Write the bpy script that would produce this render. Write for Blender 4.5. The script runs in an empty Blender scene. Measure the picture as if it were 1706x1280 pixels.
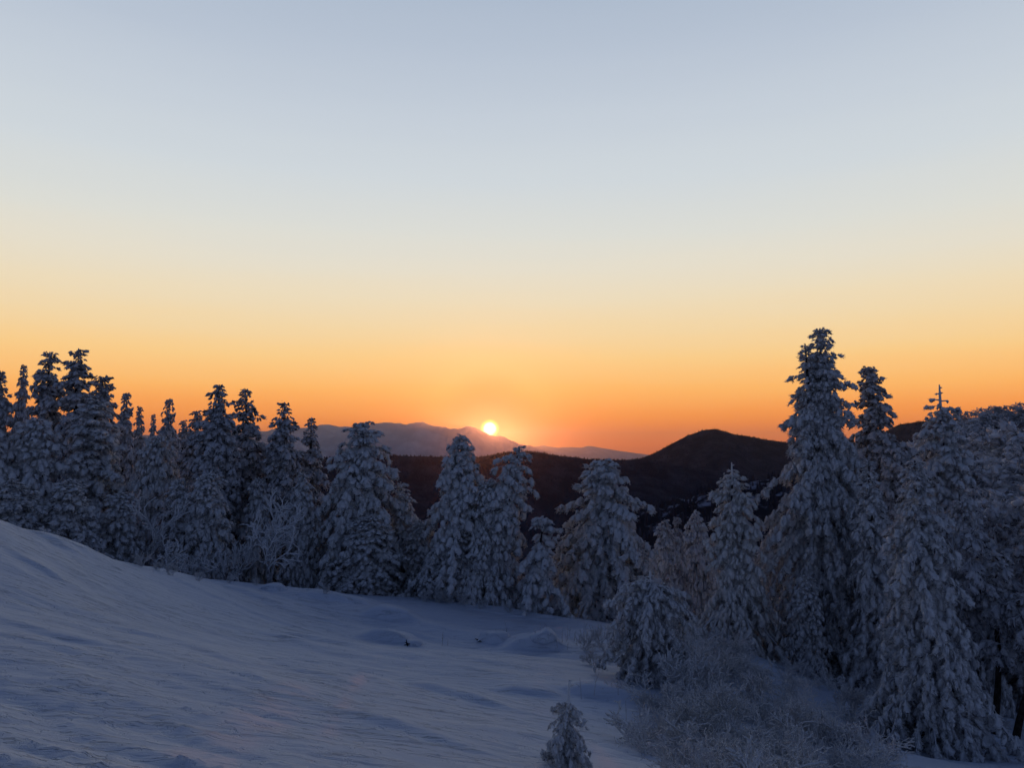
import bpy, math, random
import numpy as np

# ------------------------------------------------------------------ camera, sky, sun, exposure
SC = bpy.context.scene
COL = SC.collection
FPX = 1260.0                    # focal length in pixels of the 1706 px wide photograph
PITCH = math.radians(5.0)
cam_d = bpy.data.cameras.new("camera")
cam_d.sensor_width = 36.0
cam_d.lens = 36.0 * FPX / 1706.0
cam_d.clip_start = 0.1
cam_d.clip_end = 200000.0
cam = bpy.data.objects.new("camera", cam_d)
cam.location = (0, 0, 0)
cam.rotation_euler = (math.radians(90) + PITCH, 0, 0)
COL.objects.link(cam)
SC.camera = cam

SUN_EL = math.radians(1.6)
SUN_AZ = math.radians(-1.68)    # a little left of straight ahead
SUN_DIR = (math.sin(SUN_AZ) * math.cos(SUN_EL), math.cos(SUN_AZ) * math.cos(SUN_EL), math.sin(SUN_EL))

def lin(c):
    out = []
    for v in c[:3]:
        v = v / 255.0
        out.append(v / 12.92 if v <= 0.04045 else ((v + 0.055) / 1.055) ** 2.4)
    return tuple(out) + (1.0,)

world = bpy.data.worlds.new("World")
SC.world = world
world.use_nodes = True
nt = world.node_tree
N, L = nt.nodes, nt.links
N.clear()
w_out = N.new("ShaderNodeOutputWorld")
w_bg = N.new("ShaderNodeBackground")
L.new(w_bg.outputs[0], w_out.inputs[0])
tc = N.new("ShaderNodeTexCoord")

def wmath(op, a, b=None, c=None, clamp=False):
    m = N.new("ShaderNodeMath"); m.operation = op; m.use_clamp = clamp
    for i, v in enumerate((a, b, c)):
        if v is None: continue
        if isinstance(v, (int, float)): m.inputs[i].default_value = v
        else: L.new(v, m.inputs[i])
    return m.outputs[0]

def wrange(v, a, b, c, d, kind='SMOOTHSTEP'):
    m = N.new("ShaderNodeMapRange"); m.interpolation_type = kind
    L.new(v, m.inputs['Value'])
    m.inputs['From Min'].default_value = a; m.inputs['From Max'].default_value = b
    m.inputs['To Min'].default_value = c; m.inputs['To Max'].default_value = d
    return m.outputs['Result']

nrm = N.new("ShaderNodeVectorMath"); nrm.operation = 'NORMALIZE'
L.new(tc.outputs['Generated'], nrm.inputs[0])
sep = N.new("ShaderNodeSeparateXYZ"); L.new(nrm.outputs[0], sep.inputs[0])
el = wmath('ARCSINE', sep.outputs[2])
bm = N.new("ShaderNodeMapping"); bm.inputs['Scale'].default_value = (1.6, 1.6, 22.0); L.new(nrm.outputs[0], bm.inputs['Vector'])
band = N.new("ShaderNodeTexNoise"); band.inputs['Scale'].default_value = 1.3; band.inputs['Detail'].default_value = 3.0
L.new(bm.outputs[0], band.inputs['Vector'])            # faint uneven layers of the dawn air
el = wmath('ADD', el, wmath('MULTIPLY', wmath('SUBTRACT', band.outputs['Fac'], 0.5), 0.022))
elf = wmath('DIVIDE', el, math.pi / 2, clamp=True)
ramp = N.new("ShaderNodeValToRGB"); L.new(elf, ramp.inputs[0])
SKY = [(-0.5, (262, 120, 44)), (0.4, (278, 132, 40)), (1.4, (284, 146, 42)), (2.4, (284, 164, 54)), (4.5, (276, 196, 98)),
       (6.8, (264, 215, 138)), (9.1, (253, 222, 168)), (11.3, (244, 226, 190)), (13.6, (235, 227, 206)),
       (16.0, (225, 225, 215)), (20.1, (211, 218, 221)), (24.2, (200, 209, 218)), (28.2, (187, 198, 212)),
       (32.0, (176, 189, 206)), (40.0, (84, 103, 150)), (60.0, (38, 52, 90)), (90.0, (36, 46, 72))]
cr = ramp.color_ramp
cr.interpolation = 'LINEAR'
while len(cr.elements) > 1: cr.elements.remove(cr.elements[-1])
for i, (e, c) in enumerate(SKY):
    p = max(0.0, e / 90.0)
    el_ = cr.elements[0] if i == 0 else cr.elements.new(p)
    el_.position = p
    el_.color = tuple(v / 1.3 for v in lin(c)[:3]) + (1.0,)
# the sky away from the sun: dim physical dawn sky plus a hand-set blue ramp
nishita = N.new("ShaderNodeTexSky"); nishita.sky_type = 'NISHITA'; nishita.sun_disc = False
nishita.sun_elevation = SUN_EL; nishita.sun_rotation = SUN_AZ
nishita.altitude = 1800; nishita.air_density = 1.0; nishita.dust_density = 1.0; nishita.ozone_density = 3.0
nsc = N.new("ShaderNodeVectorMath"); nsc.operation = 'SCALE'; nsc.inputs['Scale'].default_value = 0.05
L.new(nishita.outputs[0], nsc.inputs[0])
BACK = N.new("ShaderNodeMix"); BACK.data_type = 'RGBA'; BACK.blend_type = 'ADD'
BACK.inputs['Factor'].default_value = 1.0
L.new(nsc.outputs[0], BACK.inputs['A'])
bramp = N.new("ShaderNodeValToRGB"); L.new(elf, bramp.inputs[0])  # horizon raised, zenith darkened to shape the light on firs and snow
for p_, c_ in ((0.0, (0.158, 0.172, 0.270, 1)), (0.30, (0.040, 0.056, 0.118, 1)), (1.0, (0.008, 0.013, 0.033, 1))):
    e_ = bramp.color_ramp.elements[0] if p_ == 0.0 else (bramp.color_ramp.elements[-1] if p_ == 1.0 else bramp.color_ramp.elements.new(p_))
    e_.position = p_; e_.color = c_
L.new(bramp.outputs[0], BACK.inputs['B'])
dotn = N.new("ShaderNodeVectorMath"); dotn.operation = 'DOT_PRODUCT'
L.new(nrm.outputs[0], dotn.inputs[0]); dotn.inputs[1].default_value = SUN_DIR
wfront = wrange(dotn.outputs['Value'], 0.52, 0.73, 0.0, 1.0)
mixs = N.new("ShaderNodeMix"); mixs.data_type = 'RGBA'
L.new(wfront, mixs.inputs['Factor'])
rsc = N.new("ShaderNodeVectorMath"); rsc.operation = 'SCALE'; rsc.inputs['Scale'].default_value = 1.3
L.new(ramp.outputs[0], rsc.inputs[0])
L.new(BACK.outputs['Result'], mixs.inputs['A']); L.new(rsc.outputs[0], mixs.inputs['B'])
# the sun's own disc
sub = N.new("ShaderNodeVectorMath"); sub.operation = 'DISTANCE'
L.new(nrm.outputs[0], sub.inputs[0]); sub.inputs[1].default_value = SUN_DIR
core = wrange(sub.outputs['Value'], math.radians(0.34), math.radians(0.58), 1.0, 0.0)
rim = wrange(sub.outputs['Value'], math.radians(0.56), math.radians(0.78), 1.0, 0.0)
halo = wrange(sub.outputs['Value'], math.radians(0.6), math.radians(5.0), 0.75, 0.0)
m0 = N.new("ShaderNodeMix"); m0.data_type = 'RGBA'
L.new(halo, m0.inputs['Factor']); L.new(mixs.outputs['Result'], m0.inputs['A']); m0.inputs['B'].default_value = lin((232, 100, 16))
m1 = N.new("ShaderNodeMix"); m1.data_type = 'RGBA'
L.new(rim, m1.inputs['Factor']); L.new(m0.outputs['Result'], m1.inputs['A']); m1.inputs['B'].default_value = (1.2, 0.82, 0.10, 1)
m2 = N.new("ShaderNodeMix"); m2.data_type = 'RGBA'
L.new(core, m2.inputs['Factor']); L.new(m1.outputs['Result'], m2.inputs['A']); m2.inputs['B'].default_value = (3.5, 3.2, 2.0, 1)
L.new(m2.outputs['Result'], w_bg.inputs['Color'])
w_bg.inputs['Strength'].default_value = 1.0

sun_d = bpy.data.lights.new("sun", 'SUN')
sun_d.energy = 0.38
sun_d.color = (1.0, 0.24, 0.05)
sun_d.angle = math.radians(0.53)
sun = bpy.data.objects.new("sun", sun_d)
from mathutils import Vector
sun.rotation_euler = Vector(SUN_DIR).to_track_quat('Z', 'Y').to_euler()
COL.objects.link(sun)

SC.view_settings.view_transform = 'Standard'
SC.view_settings.look = 'None'
SC.view_settings.exposure = 0.0
SC.view_settings.gamma = 1.0
SC.render.engine = 'CYCLES'
SC.cycles.use_denoising = True
SC.cycles.max_bounces = 5
SC.cycles.diffuse_bounces = 3
SC.cycles.volume_bounces = 0
SC.cycles.transparent_max_bounces = 6
SC.cycles.sample_clamp_indirect = 3.0

# ------------------------------------------------------------------ helpers
CP, SP = math.cos(PITCH), math.sin(PITCH)
def at(px, py, Y):
    """world point seen at photo pixel (px, py), at forward distance Y"""
    x = (px - 853.0) / FPX
    z = -(py - 640.0) / FPX
    yw = CP - z * SP
    zw = SP + z * CP
    return np.array((x / yw * Y, Y, zw / yw * Y))

_tab = np.random.RandomState(7).rand(256, 256)
def vnoise(x, y, seed=0):
    x = np.asarray(x, float) + seed * 17.31; y = np.asarray(y, float) + seed * 9.77
    xi = np.floor(x).astype(int); yi = np.floor(y).astype(int)
    fx = x - xi; fy = y - yi
    fx = fx * fx * (3 - 2 * fx); fy = fy * fy * (3 - 2 * fy)
    a = _tab[xi & 255, yi & 255]; b = _tab[(xi + 1) & 255, yi & 255]
    c = _tab[xi & 255, (yi + 1) & 255]; d = _tab[(xi + 1) & 255, (yi + 1) & 255]
    return (a * (1 - fx) + b * fx) * (1 - fy) + (c * (1 - fx) + d * fx) * fy - 0.5
def fbm(x, y, seed=0, octv=4, gain=0.5):
    s = 0; a = 1.0; f = 1.0
    for k in range(octv):
        s = s + a * vnoise(x * f, y * f, seed + k * 3); a *= gain; f *= 2.03
    return s

def mesh_obj(name, verts, faces, mat, parent=None, smooth=True, mats=None, midx=None):
    """faces: one int array (n,3|4) or a list of such arrays"""
    me = bpy.data.meshes.new(name)
    if isinstance(faces, np.ndarray): faces = [faces]
    faces = [f for f in faces if len(f)]
    verts = np.asarray(verts, np.float32)
    me.vertices.add(len(verts)); me.vertices.foreach_set('co', verts.ravel())
    lv = np.concatenate([f.ravel() for f in faces]).astype(np.int32)
    tot = np.concatenate([np.full(len(f), f.shape[1]) for f in faces]).astype(np.int32)
    st = np.concatenate(([0], np.cumsum(tot)[:-1])).astype(np.int32)
    me.loops.add(len(lv)); me.loops.foreach_set('vertex_index', lv)
    me.polygons.add(len(tot)); me.polygons.foreach_set('loop_start', st)
    me.polygons.foreach_set('loop_total', tot)
    me.polygons.foreach_set('use_smooth', np.full(len(tot), smooth))
    for m in (mats or [mat]): me.materials.append(m)
    if midx is not None: me.polygons.foreach_set('material_index', midx)
    me.update(calc_edges=True)
    o = bpy.data.objects.new(name, me)
    COL.objects.link(o)
    if parent is not None: o.parent = parent
    return o

def tag(o, label=None, cat=None, group=None, kind=None):
    if label: o['label'] = label
    if cat: o['category'] = cat
    if group: o['group'] = group
    if kind: o['kind'] = kind
    return o

def empty(name, loc, rz=0.0, scale=(1, 1, 1)):
    o = bpy.data.objects.new(name, None)
    o.empty_display_size = 0.3
    o.location = [float(v) for v in loc]; o.rotation_euler = (0, 0, rz); o.scale = scale
    COL.objects.link(o)
    return o

def copy_thing(src, loc, rz, scale):
    r = src.copy(); COL.objects.link(r)
    r.location = [float(v) for v in loc]; r.rotation_euler = (0, 0, rz); r.scale = scale
    for ch in list(src.children):
        c = ch.copy(); COL.objects.link(c); c.parent = r
    return r

# ------------------------------------------------------------------ materials
def new_mat(name):
    m = bpy.data.materials.new(name); m.use_nodes = True
    t = m.node_tree; t.nodes.clear()
    o = t.nodes.new("ShaderNodeOutputMaterial"); b = t.nodes.new("ShaderNodeBsdfPrincipled")
    t.links.new(b.outputs[0], o.inputs[0])
    b.inputs['Specular IOR Level'].default_value = 0.15
    return m, t, b
def noise_node(t, scale, detail=3, rough=0.6, vec=None):
    n = t.nodes.new("ShaderNodeTexNoise"); n.inputs['Scale'].default_value = scale
    n.inputs['Detail'].default_value = detail; n.inputs['Roughness'].default_value = rough
    if vec is None:
        c = t.nodes.new("ShaderNodeTexCoord"); vec = c.outputs['Object']
    t.links.new(vec, n.inputs['Vector'])
    return n.outputs['Fac']
def mrange(t, v, a, b, c, d):
    m = t.nodes.new("ShaderNodeMapRange"); m.interpolation_type = 'SMOOTHSTEP'
    t.links.new(v, m.inputs['Value'])
    for k, x in zip(('From Min', 'From Max', 'To Min', 'To Max'), (a, b, c, d)): m.inputs[k].default_value = x
    return m.outputs['Result']
def mathn(t, op, a, b):
    m = t.nodes.new("ShaderNodeMath"); m.operation = op
    for i, v in enumerate((a, b)):
        if isinstance(v, (int, float)): m.inputs[i].default_value = v
        else: t.links.new(v, m.inputs[i])
    return m.outputs[0]
def mixc(t, f, a, b):
    m = t.nodes.new("ShaderNodeMix"); m.data_type = 'RGBA'
    t.links.new(f, m.inputs['Factor'])
    for k, v in (('A', a), ('B', b)):
        if isinstance(v, tuple): m.inputs[k].default_value = v + (1,)
        else: t.links.new(v, m.inputs[k])
    return m.outputs['Result']

def rime_mat(name, white, needle, cover=0.40, soft=0.10):
    """frost sitting on upward and sideways surfaces, needles showing below and in gaps"""
    m, t, b = new_mat(name)
    g = t.nodes.new("ShaderNodeNewGeometry")
    s = t.nodes.new("ShaderNodeSeparateXYZ"); t.links.new(g.outputs['Normal'], s.inputs[0])
    n1 = noise_node(t, 5.0, 4, 0.7)
    n2 = noise_node(t, 28.0, 2, 0.6)
    v = mathn(t, 'ADD', mathn(t, 'MULTIPLY', s.outputs[2], 0.16), mathn(t, 'ADD', mathn(t, 'MULTIPLY', n1, 0.6), mathn(t, 'MULTIPLY', n2, 0.4)))
    f = mrange(t, v, cover - soft, cover + soft, 0.0, 1.0)
    tint = mixc(t, n2, tuple(c * 0.82 for c in white), tuple(min(0.9, c * 1.12) for c in white))
    col = mixc(t, f, needle, tint)
    t.links.new(col, b.inputs['Base Color'])
    bp = t.nodes.new("ShaderNodeBump"); bp.inputs['Strength'].default_value = 0.9; bp.inputs['Distance'].default_value = 0.06
    t.links.new(noise_node(t, 16.0, 3, 0.7), bp.inputs['Height']); t.links.new(bp.outputs[0], b.inputs['Normal'])
    b.inputs['Roughness'].default_value = 0.85
    return m

M_RIME = rime_mat("rimed fir foliage", (0.80, 0.80, 0.82), (0.07, 0.065, 0.062), 0.355, 0.08)
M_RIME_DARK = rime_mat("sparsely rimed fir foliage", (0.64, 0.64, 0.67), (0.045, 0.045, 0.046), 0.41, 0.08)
M_RIME_LIGHT = rime_mat("pale warm rimed fir foliage", (0.90, 0.84, 0.79), (0.20, 0.16, 0.13), 0.31)  # paler, warmer rime and needles than on the other firs
M_RIME_BROWN = rime_mat("rimed fir foliage with brown needles", (0.72, 0.69, 0.69), (0.10, 0.062, 0.040), 0.40)
M_TWIG = rime_mat("rime on bare twigs", (0.88, 0.88, 0.90), (0.20, 0.18, 0.17), 0.27)
M_TWIG_THIN = rime_mat("rime on fine twigs", (0.66, 0.655, 0.68), (0.09, 0.07, 0.06), 0.38)
M_KNOLL = rime_mat("rime on the knoll trees", (0.78, 0.78, 0.81), (0.12, 0.10, 0.095), 0.31)
def bark(name, c1, c2):
    m, t, b = new_mat(name)
    n = noise_node(t, 9, 4, 0.7)
    t.links.new(mixc(t, mrange(t, n, 0.35, 0.65, 0, 1), c1, c2), b.inputs['Base Color'])
    b.inputs['Roughness'].default_value = 0.95
    return m
M_BARK = bark("dark conifer bark", (0.018, 0.015, 0.013), (0.06, 0.05, 0.045))
M_BARK_RIME = bark("rimed birch bark", (0.13, 0.12, 0.12), (0.48, 0.49, 0.52))

def snow_mat():
    m, t, b = new_mat("wind packed snow")
    c = t.nodes.new("ShaderNodeTexCoord")
    mp = t.nodes.new("ShaderNodeMapping"); mp.inputs['Rotation'].default_value = (0, 0, math.radians(24))
    mp.inputs['Scale'].default_value = (0.35, 2.4, 1.0)
    t.links.new(c.outputs['Object'], mp.inputs['Vector'])
    st = noise_node(t, 1.6, 6, 0.62, mp.outputs[0])
    fine = noise_node(t, 26, 5, 0.7, c.outputs['Object'])
    grain = noise_node(t, 120, 2, 0.5, c.outputs['Object'])
    mp2 = t.nodes.new("ShaderNodeMapping"); mp2.inputs['Rotation'].default_value = (0, 0, math.radians(20))
    mp2.inputs['Scale'].default_value = (0.38, 4.0, 1.0); t.links.new(c.outputs['Object'], mp2.inputs['Vector'])
    ln_ = noise_node(t, 1.7, 5, 0.6, mp2.outputs[0])
    pit = noise_node(t, 5.5, 4, 0.6, c.outputs['Object'])
    st = mathn(t, 'ADD', st, mathn(t, 'ADD', mathn(t, 'MULTIPLY', mathn(t, 'MULTIPLY', mrange(t, ln_, 0.53, 0.555, 0, 1), mrange(t, noise_node(t, 0.33, 2, 0.5, c.outputs['Object']), 0.40, 0.58, 0.1, 1.0)), 0.62), mathn(t, 'MULTIPLY', mrange(t, pit, 0.58, 0.66, 0, 1), -0.16)))
    h = mathn(t, 'ADD', mathn(t, 'MULTIPLY', st, 0.8), mathn(t, 'ADD', mathn(t, 'MULTIPLY', fine, 0.07), mathn(t, 'MULTIPLY', grain, 0.03)))
    bp = t.nodes.new("ShaderNodeBump"); bp.inputs['Strength'].default_value = 0.8; bp.inputs['Distance'].default_value = 0.10
    t.links.new(h, bp.inputs['Height']); t.links.new(bp.outputs[0], b.inputs['Normal'])
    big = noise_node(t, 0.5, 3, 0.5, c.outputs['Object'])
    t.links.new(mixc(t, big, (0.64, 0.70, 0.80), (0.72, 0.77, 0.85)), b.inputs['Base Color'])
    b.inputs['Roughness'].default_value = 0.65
    b.inputs['Specular IOR Level'].default_value = 0.3
    return m
M_SNOW = snow_mat()

def hill_mat(name, dark, light, lo, hi, scale):
    m, t, b = new_mat(name)
    n = noise_node(t, scale, 6, 0.65)
    t.links.new(mixc(t, mrange(t, n, lo, hi, 0, 1), dark, light), b.inputs['Base Color'])
    b.inputs['Roughness'].default_value = 1.0
    b.inputs['Specular IOR Level'].default_value = 0.0
    return m
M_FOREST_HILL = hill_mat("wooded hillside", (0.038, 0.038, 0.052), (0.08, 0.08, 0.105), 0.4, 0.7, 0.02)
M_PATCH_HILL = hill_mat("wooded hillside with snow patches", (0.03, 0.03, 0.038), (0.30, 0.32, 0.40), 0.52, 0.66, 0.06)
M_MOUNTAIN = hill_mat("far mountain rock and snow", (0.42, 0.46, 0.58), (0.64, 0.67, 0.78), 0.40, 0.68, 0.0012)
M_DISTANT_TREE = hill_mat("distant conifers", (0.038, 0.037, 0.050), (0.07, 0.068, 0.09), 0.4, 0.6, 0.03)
M_STONE = hill_mat("dark stone", (0.05, 0.05, 0.05), (0.45, 0.46, 0.5), 0.45, 0.60, 9)

# ------------------------------------------------------------------ terrain
CTRL = [(0, 1280, 6.0), (400, 1280, 6.6), (850, 1280, 8.0), (1300, 1280, 10.2), (1706, 1280, 12.5),
        (0, 1080, 9.5), (400, 1120, 10.5), (850, 1130, 13.5), (1090, 1132, 15), (1300, 1160, 15.5), (1300, 1110, 18.5),
        (1500, 1252, 14.0), (1706, 1262, 14.0), (1655, 1222, 17.5), (1800, 1240, 17.0),
        (200, 1000, 14.0), (500, 1050, 16.5), (850, 1065, 19.0), (1215, 1075, 19.5), (1380, 1140, 20.0), (1560, 1190, 19.0),
        (-200, 800, 15.5), (0, 868, 16.5), (130, 917, 18.2), (200, 938, 19.6), (345, 968, 22.2), (560, 991, 25.0), (700, 1001, 26.0),
        (860, 1021, 26.5), (1020, 1046, 25.0)]
pts = [at(*c) for c in CTRL]
pts += [np.array(p, float) for p in [
    (0, 0, -1.7), (-10, -2, -0.6), (10, -2, -3.6), (0, -14, -0.5), (-25, -10, 1.5), (25, -10, -6), (-14, 9, -1.6), (14, 5, -4.6),
    (-24, 22, -2.5), (-16, 23, -4.0), (-11, 27, -6.0), (-22, 30, -6.5), (-15, 33, -7.6), (-6, 32, -7.8), (2, 33, -8.2), (9, 32, -8.2),
    (17, 30, -8.5), (22, 22, -7.2), (-40, 30, -5.5), (-34, 12, -0.5), (-34, 48, -12), (-14, 48, -12.5), (3, 48, -14), (16, 46, -12),
    (24, 34, -7.0), (30, 44, -4.0), (28, 50, -1.6), (31, 52, 0.7), (36, 52, 1.7), (45, 55, 3.2), (55, 40, 0.0), (29, 56, -4.5), (22, 60, -14), (0, 68, -23), (-30, 68, -21), (36, 72, -10), (50, 72, -6)]]
PT = np.array(pts)
def tps_fit(P):
    n = len(P)
    d = np.linalg.norm(P[:, None, :2] - P[None, :, :2], axis=2)
    K = np.where(d > 0, d ** 2 * np.log(np.maximum(d, 1e-9)), 0.0) + np.eye(n) * 0.4
    Q = np.c_[np.ones(n), P[:, :2]]
    A = np.zeros((n + 3, n + 3)); A[:n, :n] = K; A[:n, n:] = Q; A[n:, :n] = Q.T
    return np.linalg.solve(A, np.r_[P[:, 2], 0, 0, 0])
TW = tps_fit(PT)
def base_h(x, y):
    x = np.asarray(x, float); y = np.asarray(y, float); sh = x.shape
    xf = x.ravel(); yf = y.ravel()
    xc = np.clip(xf, -48, 58); yc = np.clip(yf, -18, 74)
    out = TW[-3] + TW[-2] * xc + TW[-1] * yc
    for i in range(len(PT)):
        d2 = (xc - PT[i, 0]) ** 2 + (yc - PT[i, 1]) ** 2
        out += TW[i] * 0.5 * d2 * np.log(np.maximum(d2, 1e-12))
    over = np.hypot(xf - xc, yf - yc)
    out = out - over * 0.42 * (over / (over + 25))
    out = np.maximum(out, -600 + 25 * fbm(xf / 900, yf / 900, 5))
    return out.reshape(sh)

# wind-shaped mounds and hollows: (px, py, Y, half width, half depth, height, turn)
MOUNDS = [(650, 1062, 19.5, 0.62, 0.30, 0.24, -0.1), (645, 1094, 16.8, 0.58, 0.25, 0.20, -0.35), (890, 1084, 17.6, 0.60, 0.25, 0.27, 0.0),
          (1010, 1150, 12.6, 0.62, 0.30, 0.20, -0.2), (560, 1048, 20.5, 1.10, 0.40, 0.14, 0.1), (470, 1175, 9.6, 0.75, 0.18, 0.06, -0.45),
          (700, 1240, 8.6, 0.95, 0.30, 0.08, -0.4), (560, 1160, 11.5, 1.1, 0.3, 0.05, -0.35), (740, 1120, 14.5, 1.2, 0.35, 0.06, -0.2), (850, 1235, 9.2, 0.45, 0.20, 0.04, 0.2), (95, 902, 17.0, 0.9, 0.35, 0.14, -0.5),
          (330, 1215, 8.0, 0.5, 0.15, 0.02, -0.5), (760, 1180, 11.4, 0.8, 0.2, 0.08, -0.3), (880, 1160, 12.4, 0.5, 0.2, 0.09, 0)]
MP = [(at(m[0], m[1], m[2]), m) for m in MOUNDS]
def detail_h(x, y):
    near = 1.0 / (1 + (np.hypot(x, y) / 60.0) ** 4)
    a = math.radians(-24 )
    u = x * math.cos(a) - y * -math.sin(a) * -1
    u = x * math.cos(a) + y * math.sin(a)
    v = -x * math.sin(a) + y * math.cos(a)
    warp = 0.5 * vnoise(x * 0.25, y * 0.25, 11)
    n1 = fbm(u * 0.16, v * 0.85 + warp, 1, 3)
    r = 1 - np.abs(2 * vnoise(u * 0.35, v * 2.1 + warp * 2, 21)) * 2
    r2 = 1 - np.abs(2 * vnoise(u * 0.8, v * 5.0 + warp * 3, 31)) * 2
    n4 = fbm(x * 3.0, y * 3.0, 41, 3)
    sc_ = v * 1.5 + 1.4 * vnoise(u * 0.25, v * 0.5, 81) + 0.35 * vnoise(u * 1.4, v * 1.4, 82)
    fr = sc_ - np.floor(sc_)
    saw = np.where(fr > 0.16, (1 - fr) / 0.84, fr / 0.16)
    spot = np.clip(2.6 * vnoise(u * 0.45, v * 1.3, 91) + 0.15, 0, 1)
    sc2 = v * 4.2 + 1.8 * vnoise(u * 0.5, v * 1.0, 83) + 0.3 * vnoise(u * 3, v * 3, 84)
    f2 = sc2 - np.floor(sc2); saw2 = np.where(f2 > 0.25, (1 - f2) / 0.75, f2 / 0.25)
    spot2 = np.clip(2.4 * vnoise(u * 0.9, v * 2.2, 93) + 0.1, 0, 1)
    patch = np.clip(0.5 + 1.6 * vnoise(x * 0.22, y * 0.22, 51), 0, 1)
    z = 0.16 * n1 + 0.018 * r * patch + 0.011 * r2 * patch + 0.014 * n4 + 0.046 * saw * spot + 0.022 * saw2 * spot2
    lumps = np.clip(fbm(x * 8.0, y * 8.0, 61, 3) - 0.08, 0, 1) * np.clip(1.5 - np.hypot(x + 4.4, y - 6) / 3.4, 0, 1)
    z = z + 0.07 * lumps
    z = z + 0.5 * fbm(x * 0.08, y * 0.08, 71, 3) * np.clip((np.hypot(x, y) - 30) / 25, 0, 1)
    z = z * near
    for p, (px, py, Y, hw, hd, h, tn) in MP:
        dx = x - p[0]; dy = y - p[1]
        uu = (dx * math.cos(tn) + dy * math.sin(tn)) / hw; vv = (-dx * math.sin(tn) + dy * math.cos(tn)) / hd
        vv = np.where(vv > 0, vv * 0.40, vv * 1.5)
        z = z + 0.95 * h * np.exp(-(uu ** 2) ** 1.8 - (vv ** 2) ** 1.6)
    for p, r_, h_ in UND:
        z = z + h_ * np.exp(-((x - p[0]) ** 2 + (y - p[1]) ** 2) / r_ ** 2)
    return z
def ground_h(x, y):
    x = np.atleast_1d(np.asarray(x, float)); y = np.atleast_1d(np.asarray(y, float))
    return base_h(x, y) + detail_h(x, y)
def gz(x, y): return float(ground_h(x, y)[0])
def hit(px, py, lo=4.0, hi=60.0):
    ys = np.arange(lo, hi, 0.05)
    d = at(px, py, 1.0)
    g = ground_h(d[0] * ys, ys) - d[2] * ys
    k = np.argmax(g > 0)
    Y = ys[k] if g[k] > 0 else hi
    return np.array((d[0] * Y, Y, gz(d[0] * Y, Y)))

def grow(start, stop, step, f=1.16):
    out = [start]
    while out[-1] < stop:
        out.append(out[-1] + step); step *= f
    return out[1:]
UND = [(at(px_, py_, Y_), r_, h_) for px_, py_, Y_, r_, h_ in ((1180, 1135, 17, 0.9, 0.2), (1290, 1150, 15.5, 1.1, 0.2), (1240, 1230, 11.5, 0.8, 0.12), (1380, 1210, 13.5, 0.9, 0.18), (1130, 1200, 12.5, 0.6, 0.06), (1410, 1260, 12, 0.6, 0.2))]
def build_ground():
    ys = list(np.arange(3.0, 30.0, 0.065))
    ys = ys + grow(ys[-1], 40000, 0.09, 1.07)
    back = [6.0 - v for v in grow(3.0, 40000, 0.3, 1.22)]
    ys = np.array(sorted(back + ys))
    xf = list(np.arange(-17, 17, 0.075))
    r = grow(xf[-1], 40000, 0.12, 1.10)
    xs = np.array([-v for v in r][::-1] + xf + r)
    X, Y = np.meshgrid(xs, ys)
    Z = base_h(X, Y) + detail_h(X, Y)
    nx, ny = len(xs), len(ys)
    V = np.c_[X.ravel(), Y.ravel(), Z.ravel()]
    i = np.arange(nx * ny).reshape(ny, nx)
    F = np.stack([i[:-1, :-1], i[:-1, 1:], i[1:, 1:], i[1:, :-1]], -1).reshape(-1, 4)
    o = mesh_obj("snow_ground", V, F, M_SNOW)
    tag(o, kind='structure')
build_ground()

# ------------------------------------------------------------------ hills and far mountains
def ridge(name, D, prof, mat, slope, depth, nx, ny, rough, floor=-620, seed=1, jag=0.0):
    """a long hill whose crest runs through the given photo points at distance D"""
    P = np.array([at(px, py, D) for px, py in prof])
    x0, x1 = P[0, 0], P[-1, 0]
    xs = np.linspace(x0, x1, nx)
    crest = np.interp(xs, P[:, 0], P[:, 2])
    crest = crest + jag * fbm(xs / (D * 0.012), xs * 0 + 3.3, seed, 4)
    t = np.linspace(-1, 1, ny); t = np.sign(t) * np.abs(t) ** 1.4
    ysv = D + t * depth
    X, Y = np.meshgrid(xs, ysv)
    T = np.abs(Y - D)
    C = np.broadcast_to(crest, X.shape)
    gul = fbm(X / rough, Y / (rough * 2.2), seed + 4, 5)
    Z = C - T * slope * (1 + 0.5 * fbm(X / (rough * 2), Y / (rough * 3), seed + 9, 2)) + gul * T * 0.22
    Z = np.maximum(Z, floor)
    Z = np.where(T < 1e-6, C, Z)
    i = np.arange(nx * ny).reshape(ny, nx)
    F = np.stack([i[:-1, :-1], i[:-1, 1:], i[1:, 1:], i[1:, :-1]], -1).reshape(-1, 4)
    o = mesh_obj(name, np.c_[X.ravel(), Y.ravel(), Z.ravel()], F, mat)
    tag(o, kind='structure')
    return xs, ysv, Z

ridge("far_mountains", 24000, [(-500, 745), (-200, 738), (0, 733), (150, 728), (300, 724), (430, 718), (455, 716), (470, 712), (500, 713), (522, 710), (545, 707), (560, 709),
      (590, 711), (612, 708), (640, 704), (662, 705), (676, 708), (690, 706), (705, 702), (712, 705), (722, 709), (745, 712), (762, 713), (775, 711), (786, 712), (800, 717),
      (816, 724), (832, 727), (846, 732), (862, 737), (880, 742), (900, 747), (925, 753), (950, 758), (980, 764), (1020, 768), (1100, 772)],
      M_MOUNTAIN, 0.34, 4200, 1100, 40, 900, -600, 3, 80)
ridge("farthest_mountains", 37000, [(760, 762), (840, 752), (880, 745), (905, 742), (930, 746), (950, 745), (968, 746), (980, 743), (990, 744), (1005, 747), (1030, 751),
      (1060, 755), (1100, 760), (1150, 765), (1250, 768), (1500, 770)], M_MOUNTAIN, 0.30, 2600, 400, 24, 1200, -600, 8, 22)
HILLS = []
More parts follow.
